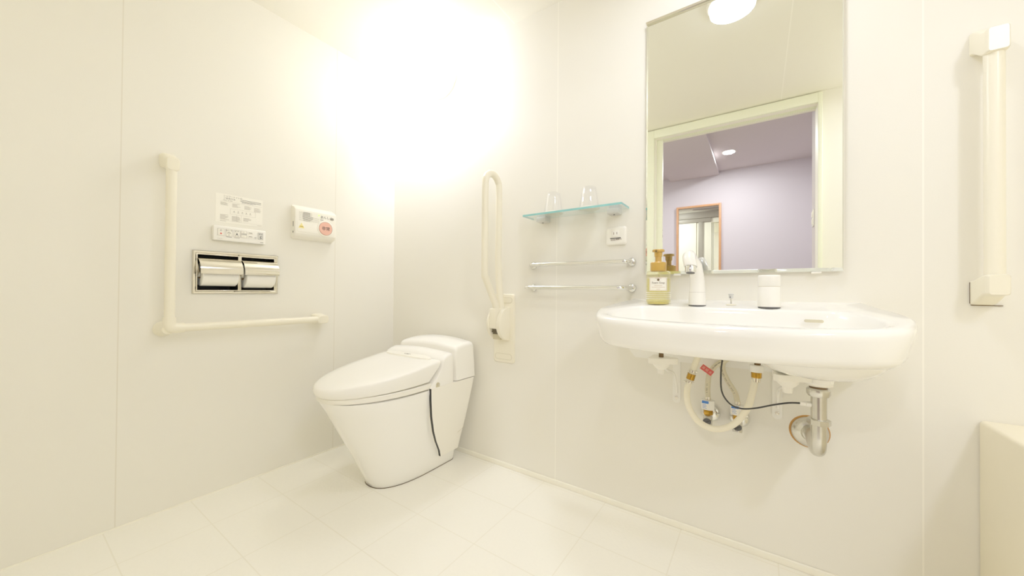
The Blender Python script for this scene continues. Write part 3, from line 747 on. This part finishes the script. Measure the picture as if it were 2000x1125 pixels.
# ------------------------------------------------------------------ wash basin
BX = -.080
half = [(.343, 0), (.357, .08), (.378, .17), (.387, .24), (.376, .30), (.360, .35), (.335, .395), (.29, .428), (.21, .456), (.11, .474), (0, .480)]
full = [Vector((x, d, 0)) for x, d in half]+[Vector((-x, d, 0)) for x, d in half[:-1]][::-1]
openh = [(.0, .166), (.23, .168), (.262, .176), (.288, .205), (.316, .275), (.320, .325), (.303, .368), (.25, .405), (.14, .430), (0, .438)]
openf = [Vector((x, d, 0)) for x, d in openh]+[Vector((-x, d, 0)) for x, d in openh[1:-1]][::-1]
NA = 160
CC = Vector((0, .29, 0))
def polar(poly, n, k=10, closed=True, straight=None):
    P = spline(poly, k, False)+[poly[0]] if not closed else spline(poly, k, True)
    out = []
    angs = straight
    for a in angs:
        d = Vector((math.cos(a), math.sin(a), 0)); best = None
        for i in range(len(P)):
            p, q = P[i]-CC, P[(i+1) % len(P)]-CC
            den = d.x*(q.y-p.y)-d.y*(q.x-p.x)
            if abs(den) < 1e-12: continue
            tt = (p.x*(q.y-p.y)-p.y*(q.x-p.x))/den
            u = (p.x*d.y-p.y*d.x)/den
            if tt > 0 and -1e-6 <= u <= 1+1e-6: best = tt if best is None else max(best, tt)
        out.append((CC.x+d.x*best, CC.y+d.y*best))
    return out
ca = math.atan2(-.29, .343); angs = sorted([2*PI*i/NA for i in range(NA)]+[ca % (2*PI), (PI-ca) % (2*PI)])
OUT = polar(full, NA, closed=False, straight=angs); OPN = polar(openf, NA, straight=angs)
def zt(d): return .8575-.125*min(d, .2)-.112*max(0, d-.2)
def R_(pts, s, zf, sd=None):
    sd = s if sd is None else sd
    return [(BX+x*s, YB-d*sd, zf(d*sd) if callable(zf) else zf) for x, d in pts]
def S_(pts, s, zf, c=(.0, .30)):
    return [(BX+c[0]+(x-c[0])*s, YB-(c[1]+(d-c[1])*s), zf(d) if callable(zf) else zf) for x, d in pts]
rings = [R_(OUT, .45, .700, .60), R_(OUT, .75, .711, .80), R_(OUT, .89, .7185, .935), R_(OUT, .925, .7215, .958), R_(OUT, .943, .728, .972), R_(OUT, .955, .735, .981), R_(OUT, .964, .743, .986), R_(OUT, .984, lambda d: zt(d)-.040, .994), R_(OUT, .995, lambda d: zt(d)-.022, 1.), R_(OUT, .998, lambda d: zt(d)-.012, .998), R_(OUT, .992, lambda d: zt(d)-.004, .992), R_(OUT, .978, zt, .98)]
rings += [S_(OPN, 1.06, lambda d: zt(d)+.0005), S_(OPN, 1.02, lambda d: zt(d)-.0015), S_(OPN, .995, lambda d: zt(d)-.007), S_(OPN, .975, lambda d: zt(d)-.020), S_(OPN, .94, lambda d: .770), S_(OPN, .88, .738), S_(OPN, .72, .722), S_(OPN, .4, .715), S_(OPN, .05, .712)]
basin_root = thing('wash_basin', 'white wall-hung ceramic wash basin below the mirror', 'basin', (BX, YB, .70))
basin = obj('basin', loft(nb(), rings), M['ceramic'], basin_root, sharp=60)
# rounded underside of the bowl toward the drain, rear apron
e = nb(); R = []
for s, z in ((1.10, .724), (1.07, .708), (1.0, .696), (.88, .685), (.72, .676), (.5, .671)):
    R.append([(BX+.205+.125*s*math.cos(a), YB-.235-.150*s*math.sin(a), z) for a in [2*PI*i/48 for i in range(48)]])
loft(e, R); obj('bowl_underside', e, M['ceramic'], basin_root, sharp=60)
e = nb(); loft(e, [[(-.43, y, .715), (.268, y, .715), (.268, y, .675), (.235, y, .632), (-.392, y, .632), (-.43, y, .675)] for y in (YB-.001, YB-.055)])
obj('rear_apron', e, M['ceramic'], basin_root)
e = nb(); prism(e, rrect(.042, .008, .0038), (.128, 0, 0), (1,0,0), (0,.35,1), (0,-1,0), .002)
for v in e.verts: v.co += Vector((0, YB-.184, .8085))
obj('overflow_slot', e, M['creamdark'], basin_root)
obj('drain_boss', lathe(nb(), [(.034, .668), (.034, .650), (.031, .6465)], (.131, YB-.225, 0), n=32), M['ceramic'], basin_root)

# faucet, handle, waste lift rod, soap
t = thing('faucet', 'white curved basin faucet with a chrome nozzle', 'faucet', (-.168, 1.345, .8415))
fx, fy = -.1683, 1.348; zb = .8415
obj('base_ring', cyl(nb(), (fx, fy, zb-.003), (0,0,1), .0265, .005, 36), M['darkgrey'], t)
path = [(fy, zb+.002, .0265, .0265), (fy, zb+.02, .026, .026), (fy+.001, zb+.055, .0235, .0245), (fy+.001, zb+.085, .022, .024), (fy-.002, zb+.112, .021, .0245), (fy-.010, zb+.136, .0205, .0255), (fy-.024, zb+.153, .020, .0255), (fy-.042, zb+.160, .0195, .024), (fy-.058, zb+.158, .0195, .0225), (fy-.070, zb+.149, .0195, .021), (fy-.076, zb+.136, .0195, .020), (fy-.079, zb+.126, .0192, .0195)]
e = nb(); R = []
P = [Vector((0, a[0], a[1])) for a in path]
for i, (y, z, rx_, rd) in enumerate(path):
    T = (P[min(i+1, len(P)-1)]-P[max(i-1, 0)]).normalized(); nrm = Vector((1, 0, 0)); bi = T.cross(nrm).normalized()
    c = Vector((fx-.018*max(0, (z-zb-.09)/.07)*(1 if i > 5 else .5) if i > 3 else fx, y, z))
    R.append([c+nrm*rx_*math.cos(q)+bi*rd*math.sin(q) for q in [2*PI*k/32 for k in range(32)]])
loft(e, R); obj('spout', e, M['plastic'], t, sharp=60)
tipc = sum((Vector(v) for v in R[-1]), Vector())/32; td = (P[-1]-P[-2]).normalized()
nz = obj('nozzle', lathe(nb(), [(.0160, -.004), (.0160, .018), (.0152, .021), (.0128, .021), (.0128, .018)], tipc, td, 32), M['chrome'], t)
obj('aerator', cyl(nb(), tipc+td*.0175, td, .0129, .0022, 28), M['darkgrey'], nz)
e = nb(); tube(e, [(fx+.0246*math.cos(a), fy+.0008+.0252*math.sin(a), zb+.0445) for a in [2*PI*i/40 for i in range(41)]], .0004, 6); obj('seam', e, M['inklight'], t)

hx, hy = .0281, 1.342; hb = .8405
t = thing('mixer_handle', 'white cylindrical mixer handle on the basin deck right of the lift rod', 'faucet handle', (hx, hy, hb))
obj('base_ring', cyl(nb(), (hx, hy, hb-.003), (0,0,1), .0285, .006, 36), M['darkgrey'], t)
obj('lower_barrel', lathe(nb(), [(.0288, .003), (.0292, .006), (.0288, .062), (.0282, .0635)], (hx, hy, hb), n=44), M['plastic'], t)
obj('upper_barrel', lathe(nb(), [(.0280, .0648), (.0288, .066), (.0290, .092), (.0285, .0965), (.0265, .099), (.022, .0985), (.019, .0945), (.001, .094)], (hx, hy, hb), n=44), M['plastic'], t)
obj('joint_ring', cyl(nb(), (hx, hy, hb+.062), (0,0,1), .0278, .004, 40), M['creamdark'], t)

px_, pyy = -.0722, 1.375
t = thing('waste_lift_rod', 'small waste lift rod with a pale knob between faucet and handle', 'lift rod', (px_, pyy, .8415))
obj('collar', lathe(nb(), [(.0145, 0), (.0145, .002), (.011, .0045), (.004, .005)], (px_, pyy, .8440), n=28), M['cream'], t)
obj('rod', cyl(nb(), (px_, pyy, .846), (0,0,1), .0026, .030, 14), M['chrome'], t)
kb = obj('knob', lathe(nb(), [(.0055, 0), (.0068, .002), (.0068, .011), (.0084, .014), (.0084, .0155), (.006, .0162)], (px_, pyy, .866), n=24), M['silvergrey'], t)
obj('set_screw', cyl(nb(), (px_-.002, pyy-.0062, .8705), (0,-1,0), .0019, .0014, 12), M['darkgrey'], kb)

sx, sy, sb = -.2965, 1.365, .8420
t = thing('foam_soap_bottle', 'clear foam soap bottle with an ochre pump on the basin deck', 'soap bottle', (sx, sy, sb))
obj('bottle', lathe(nb(), [(.001, 0), (.036, 0), (.040, .003), (.041, .008), (.041, .104), (.0405, .112), (.037, .118), (.028, .120), (.027, .120)], (sx, sy, sb), n=56, cap=False), M['bottle'], t)
obj('liquid', lathe(nb(), [(.001, .004), (.036, .004), (.0385, .010), (.0385, .091), (.001, .091)], (sx, sy, sb), n=48, cap=False), M['liquid'], t)
obj('thick_base', lathe(nb(), [(.001, .0012), (.0345, .0012), (.0355, .0055), (.030, .0085), (.001, .0095)], (sx, sy, sb), n=48, cap=False), M['liquiddark'], t)
e = nb()
for j in range(4):
    n = 48; pts = []
    for i in range(2*n+1):
        a = 2*PI*i/(2*n); pts.append((sx+.0413*math.cos(a), sy+.0413*math.sin(a), sb+.018+j*.007+(.0035 if i % 2 else 0)))
    tube(e, pts, .0006, 5)
obj('zigzag_relief', e, M['plastic'], t)
lx = sx; ly = sy-.0415; vdir = Vector((0-lx, 0-sy, 0)).normalized(); va = math.atan2(vdir.y, vdir.x)
e = nb(); rows = []
for z in (.048, .0955):
    rows.append([(sx+.0416*math.cos(va+q), sy+.0416*math.sin(va+q), sb+z) for q in [math.radians(-44+88*i/20) for i in range(21)]])
loft(e, rows, False, False, closed=False); lab = obj('paper_label', e, M['paper'], t)
def onlabel(u, z, o=.0420):
    q = va+u/.0416; return Vector((sx+o*math.cos(q), sy+o*math.sin(q), sb+z))
def wrap_text(s, size, z, sxx=1.):
    e = nb(); text(e, s, size, (0, 0, z), BACKW, 'CENTER', sx=sxx, depth=.0002)
    for v in e.verts: v.co = onlabel(v.co.x, v.co.z, .0420+(-v.co.y))
    return e
e = wrap_text('Foam Soap', .0098, .0730); obj('label_text', e, M['brownbolt'], lab)
e = nb()
for a, c, z in ((-.013, .013, .0665), (-.022, .022, .0605), (-.006, .006, .0535), (-.010, .010, .0920)):
    for dz in (0,): tube(e, [onlabel(a+(c-a)*i/8, z) for i in range(9)], .0006, 5)
B4 = [(-.029, .0495), (.029, .0495), (.029, .0940), (-.029, .0940), (-.029, .0495)]
for (a, z0_), (c, z1_) in zip(B4, B4[1:]): tube(e, [onlabel(a+(c-a)*i/10, z0_+(z1_-z0_)*i/10) for i in range(11)], .0004, 5)
obj('label_lines', e, M['card'], lab)
e = nb(); c = onlabel(0, .0862, .0418); lathe(e, [(.0042, 0), (.0042, .0008), (.0022, .001)], c, vdir, 18); obj('label_emblem', e, M['brownbolt'], lab)
pump = nb(); lathe(pump, [(.0265, .118), (.0270, .120), (.0270, .148), (.0255, .1505), (.0112, .151), (.0108, .152), (.0108, .170), (.0130, .1712), (.0136, .186), (.0140, .1872), (.0200, .1882), (.0208, .1900), (.0208, .1940), (.0190, .1965), (.001, .1968)], (sx, sy, sb), n=48, cap=False)
pm = obj('pump', pump, M['gold'], t, sharp=30)
c = Vector((sx, sy, sb+.1890)); nd = Vector((-.1, -1, 0)).normalized()
e = nb(); tube(e, [c, c+nd*.0245], .0058, 14); ns = obj('pump_nozzle', e, M['gold'], pm)
obj('nozzle_hole', cyl(nb(), c+nd*.0235, nd, .0042, .001, 14), M['brownbolt'], ns)
obj('dip_tube', tube(nb(), [(sx, sy, sb+.118), (sx+.008, sy-.004, sb+.06), (sx+.024, sy-.008, sb+.012)], .0022, 8), M['bottle'], t)

# ------------------------------------------------------------------ under the basin
# mounting bracket: wall strip with screw, boss, bolt, winged nut with cone, curved strut
def hanger(x, kx, ky, kz, sz, label):
    t = thing('basin_hanger', label, 'bracket', (x, YB, sz), 'white hangers under the basin')
    e = nb(); prism(e, [(-.0135, .24), (-.0135, .0135)]+[(.0135*math.cos(a), .0135*math.sin(a)+.0135) for a in [PI+PI*i/12 for i in range(1, 12)]]+[(.0135, .0135), (.0135, .24)], (x, YB, sz), (1,0,0), (0,0,1), (0,-1,0), .006)
    strip = obj('wall_strip', e, M['plastic'], t)
    obj('screw', lathe(nb(), [(.0055, 0), (.0055, .002), (.003, .0035)], (x, YB-.006, sz+.020), (0,-1,0), 18), M['steel'], strip)
    e = nb(); prism(e, [(-.022, 0), (.022, 0), (.022, .03), (-.022, .03)], (x, YB-.006, .668), (1,0,0), (0,0,1), (0,-1,0), .10); obj('shelf_arm', e, M['plastic'], t)
    obj('strut', tube(nb(), spline([(kx+.004, ky+.018, kz-.028), (kx*.7+x*.3, ky+.08, kz-.055), (kx*.2+x*.8, YB-.06, kz-.09), (x+.001, YB-.02, sz+.075), (x+.001, YB-.008, sz+.038)], 8), .0042, 10), M['plastic'], t)
    obj('bolt', cyl(nb(), (kx, ky, kz), (0,0,1), .0075, .04, 16), M['brownbolt'], t)
    e = nb(); cyl(e, (kx, ky, kz+.022), (0,0,1), .026, .016, 28, .002); obj('boss', e, M['plastic'], t)
    wl = []
    for i in range(72):
        a = 2*PI*i/72; r = .030+.020*(.5+.5*math.cos(3*a))**1.5; wl.append((kx+r*math.cos(a), ky+r*math.sin(a)))
    e = nb(); loft(e, [[(p, q, z) for p, q in wl] for z in (kz-.017, kz)])
    nut = obj('wing_nut', e, M['plasticwarm'], t)
    e = nb(); lathe(e, [(.027, -.016), (.024, -.026), (.017, -.034), (.012, -.038), (.0105, -.052), (.006, -.0545)], (kx, ky, kz), n=24); obj('cone', e, M['plasticwarm'], nut)
    return t
hanger(-.252, -.254, 1.215, .678, .468, 'white hanger under the left part of the basin with a winged nut')
hanger(.0535, .0665, 1.215, .671, .470, 'white hanger under the basin beside the drain pipe, with a winged nut')

# drain trap
TX, TY = .1345, YB-.225
t = thing('drain_trap', 'worn chrome drain pipe bending from the basin to the wall', 'drain pipe', (TX, TY, .436))
obj('neck', lathe(nb(), [(.0195, .648), (.0195, .632)], (TX-.001, TY, 0), n=28), M['brownbolt'], t)
obj('locknut', lathe(nb(), [(.030, .6475), (.030, .642), (.026, .640)], (TX-.001, TY, 0), n=28), M['plasticwarm'], t)
obj('top_collar', lathe(nb(), [(.022, .634), (.0255, .630), (.0255, .618), (.022, .612)], (TX-.001, TY, 0), n=32), M['chromeworn'], t)
tz = .4565
obj('elbow', tube(nb(), fillet([(TX, TY, .645), (TX, TY, tz), (TX, YB-.006, tz)], .048, 12), .0172, 28), M['chromeworn'], t)
e = nb(); lathe(e, [(.0195, .553), (.0255, .551), (.0255, .538), (.0195, .536)], (TX, TY, 0), n=8); obj('hex_nut', e, M['chromeworn'], t, sharp=20)
fl = obj('wall_flange', lathe(nb(), [(.0475, 0), (.0475, .004), (.044, .010), (.034, .016), (.024, .020), (.019, .030)], (TX+.002, YB, .446), (0,-1,0), 48), M['chromeworn'], t)
e = nb(); lathe(e, [(.0515, 0), (.0505, .0008), (.046, .0008)], (TX+.001, YB, .4465), (0,-1,0), 40); obj('rust_ring', e, M['rust'], fl)

# stop valves
def stop_valve(x, z, vx, lean, label):
    t = thing('stop_valve', label, 'valve', (x, YB, z), 'chrome stop valves under the basin')
    obj('wall_flange', lathe(nb(), [(.0315, 0), (.0315, .003), (.029, .010), (.022, .017), (.013, .021)], (x, YB, z), (0,-1,0), 40), M['chrome'], t)
    vy = YB-.068; z0 = z; z = z+.008
    e = nb(); tube(e, [(x, YB-.015, z0), (vx, vy+.012, z-.001)], .010, 18); lathe(e, [(.0135, -.036), (.0145, -.030), (.0145, -.004), (.012, .006)], (vx, vy, z), (0, .35, 1), 24)
    obj('body', e, M['chromeworn'], t)
    d = Vector((lean, -.97, -.25)).normalized(); c0 = Vector((vx, vy-.004, z-.005))
    sp_ = obj('spindle_housing', lathe(nb(), [(.0125, 0), (.0135, .010), (.0135, .026), (.0125, .028)], c0, d, 24), M['chromeworn'], t)
    cp = obj('black_cap', lathe(nb(), [(.0122, .0275), (.0122, .0295), (.011, .0305)], c0, d, 28), M['darkgrey'], sp_)
    u = d.cross(Vector((1,0,0))).normalized(); a = c0+d*.031; w_ = (u*.5+Vector((.85,0,0))).normalized()
    obj('screw_slot', tube(nb(), [a-w_*.0085, a+w_*.0085], .0011, 6), M['black'], cp)
    obj('brass_nut', lathe(nb(), [(.0150, .004), (.0158, .006), (.0158, .018), (.0150, .020)], (vx, vy, z), n=6), M['brass'], t, sharp=20)
    e = nb(); prism(e, [(.0215*math.cos(q), .0185*math.sin(q)) for q in [2*PI*i/8+PI/8 for i in range(8)]], (vx, vy, z+.022), (1,0,0), (0,1,0), (0,0,1), .031); bx_ = obj('filter_box', e, M['plastic'], t, sharp=20)
    yq = vy-.0172
    e = nb(); rbox(e, vx-.0168, vx+.0035, yq-.0012, yq+.002, z+.044, z+.0525); obj('blue_sticker', e, M['blue'], bx_)
    e = nb(); rbox(e, vx-.0168, vx+.0035, yq-.0011, yq+.002, z+.024, z+.044); stk = obj('white_sticker', e, M['paper'], bx_)
    e = nb()
    for k in range(4): rbox(e, vx-.015, vx-.002-.003*(k % 2), yq-.0015, yq, z+.0275+k*.004, z+.0287+k*.004)
    obj('sticker_print', e, M['blue'], stk)
    e = nb(); lathe(e, [(.009, .053), (.0095, .060), (.0085, .064)], (vx, vy, z), n=20); obj('hose_ferrule', e, M['steel'], t)
    return vx, vy, z+.062
v1 = stop_valve(-.139, .453, -.141, .02, 'chrome stop valve under the basin below the red tag')
v2 = stop_valve(-.0515, .452, -.0545, .04, 'chrome stop valve under the basin behind the white hose end')
def hose_prints(pts, i0, i1, off, parent):
    e = nb(); P = pts
    for i in range(i0, i1):
        if i % 4 == 3: continue
        d = (P[i+1]-P[i]).normalized(); c = P[i]+Vector((-.002, -off, 0)); tube(e, [c-d*.0009+Vector((-.002,0,0)), c+d*.0009+Vector((.0024,0,0))], .0007, 5)
    obj('hose_print', e, M['inkdark'], parent)
P1 = spline([v1, (v1[0]-.001, v1[1], .556), (-.136, 1.404, .607), (-.112, 1.398, .642), (-.085, 1.385, .664), (-.06, 1.375, .69)], 10)
h1 = tag(obj('supply_hose', tube(nb(), P1, .0083, 16), M['hosegrey']), 'beige supply hose under the basin carrying the red tag', 'hose', 'beige supply hoses')
hose_prints(P1, 6, 14, .0083, h1); hose_prints(P1, 26, 38, .0083, h1)
tg = nb(); ctr = Vector((-.142, 1.383, .6215)); ua = Vector((.83, 0, -.56)); va_ = Vector((.56, 0, .83))
prism(tg, [(-.020, -.0095), (.020, -.0095), (.020, .0095), (-.020, .0095)], ctr, ua, va_, (0,-1,0), .0008); tgo = obj('red_tag', tg, M['redtag'], h1, label='red tag on the hose')
e = nb(); text(e, '給', .010, (0,0,0), BACKW, 'CENTER'); text(e, '水', .010, (.0125,0,-.0002), BACKW, 'CENTER'); text(e, '湯', .010, (-.0125,0,0), BACKW, 'CENTER')
for v in e.verts: q = v.co.copy(); v.co = ctr+ua*q.x+va_*(q.z-.0035)+Vector((0, q.y-.0012, 0))
obj('tag_text', e, M['salmon'], tgo)
P2 = spline([v2, (-.062, 1.409, .552), (-.084, 1.409, .590), (-.098, 1.409, .627), (-.094, 1.405, .651), (-.078, 1.40, .667), (-.06, 1.39, .69)], 10)
h2 = tag(obj('supply_hose', tube(nb(), P2, .0083, 16), M['hosegrey']), 'beige supply hose with dark printing, rising behind the black cable', 'hose', 'beige supply hoses')
hose_prints(P2, 10, 30, .0083, h2)
# white drain hose loop
PW = spline([(-.150, 1.36, .705), (-.1634, 1.335, .672), (-.182, 1.33, .610), (-.1955, 1.33, .552), (-.1890, 1.33, .500), (-.1595, 1.33, .458), (-.1122, 1.33, .4445), (-.063, 1.33, .470), (-.0281, 1.33, .5235), (-.0124, 1.33, .5815), (-.0045, 1.33, .632)], 10)
wh = tag(obj('white_hose', tube(nb(), PW, .0098, 18), M['hose']), 'white hose hanging in a U loop below the basin', 'hose')
def along(P, z_target, first=True):
    idx = min(range(len(P)), key=lambda i: abs(P[i].z-z_target)+(0 if (P[i].x < -.11) == first else 9)); return P[idx], (P[min(idx+1, len(P)-1)]-P[max(idx-1, 0)]).normalized()
for z, nm, r, hl, mt in ((.624, 'hose_clamp', .0113, .004, 'steel'), (.606, 'brass_coupling', .0128, .010, 'brass'), (.588, 'hose_clamp', .0113, .003, 'steel')):
    c, d = along(PW, z); e = nb(); lathe(e, [(r, -hl), (r, hl)], c, d, 20)
    if nm == 'hose_clamp':
        for s in (-1, 1): e2 = c+Vector((.012*s, -.007, 0)); tube(e, [e2-Vector((.003,0,0)), e2+Vector((.003,0,0))], .0028, 8)
    obj(nm, e, M[mt], wh)
e = nb(); lathe(e, [(.0118, .614), (.0122, .622), (.0122, .626)], (-.0035, 1.33, 0), n=20); obj('hose_clamp', e, M['steel'], wh)
obj('brass_coupling', lathe(nb(), [(.0135, .626), (.0140, .629), (.0140, .642), (.0135, .644)], (-.003, 1.33, 0), n=20), M['brass'], wh)
obj('white_collar', lathe(nb(), [(.018, .644), (.019, .648), (.019, .662), (.017, .664)], (-.0025, 1.33, 0), n=20), M['plastic'], wh)
obj('threaded_stub', cyl(nb(), (-.001, 1.335, .660), (.08,0,1), .0085, .045, 16), M['brownbolt'], wh)
# black cable
PCb = spline([(-.0885, 1.28, .700), (-.0895, 1.28, .6825), (-.0934, 1.28, .6346), (-.0905, 1.28, .5799), (-.0702, 1.28, .5474), (-.0412, 1.275, .539), (-.0056, 1.27, .5480), (.0371, 1.265, .5670), (.0722, 1.255, .5815), (.101, 1.251, .5870)], 10)
cb = tag(obj('black_cable', tube(nb(), PCb, .0024, 10), M['black']), 'thin black cable sagging from the basin to the drain pipe', 'cable')
e = nb(); lathe(e, [(.0060, 0), (.0065, .002), (.0065, .012), (.0055, .013), (.0070, .014), (.0075, .022), (.006, .026)], (.0955, 1.251, .5865), (1, 0, .02), 18); obj('connector', e, M['plasticwarm'], cb)

# ------------------------------------------------------------------ world, camera, view
w = bpy.data.worlds.new('World'); sc.world = w; w.use_nodes = True
w.node_tree.nodes['Background'].inputs[0].default_value = (1, .95, .85, 1); w.node_tree.nodes['Background'].inputs[1].default_value = .3
f, yaw, pitch, roll = 699.595, .601508, .0074865, .0080915
Rv = Vector((math.cos(yaw), math.sin(yaw), 0)); F0 = Vector((-math.sin(yaw), math.cos(yaw), 0)); Zv = Vector((0,0,1))
Fv = F0*math.cos(pitch)+Zv*math.sin(pitch); Uv = -F0*math.sin(pitch)+Zv*math.cos(pitch)
right = Rv*math.cos(roll)+Uv*math.sin(roll); up = -Rv*math.sin(roll)+Uv*math.cos(roll)
cd = bpy.data.cameras.new('camera'); cam = bpy.data.objects.new('camera', cd); COL.objects.link(cam)
mtx = Matrix.Identity(4)
for i in range(3): mtx[i][0], mtx[i][1], mtx[i][2] = right[i], up[i], -Fv[i]
mtx[2][3] = CAMZ
cam.matrix_world = mtx
cd.sensor_width = 36; cd.sensor_fit = 'HORIZONTAL'; cd.lens = f/2000*36; cd.clip_start = .02; cd.clip_end = 30
sc.camera = cam
sc.view_settings.view_transform = 'Standard'; sc.view_settings.look = 'None'; sc.view_settings.exposure = 1.24; sc.view_settings.gamma = 1.42
sc.cycles.max_bounces = 14; sc.cycles.diffuse_bounces = 8; sc.cycles.transparent_max_bounces = 24; sc.cycles.glossy_bounces = 6
sc.cycles.caustics_reflective = False; sc.cycles.caustics_refractive = False; sc.cycles.sample_clamp_indirect = 4
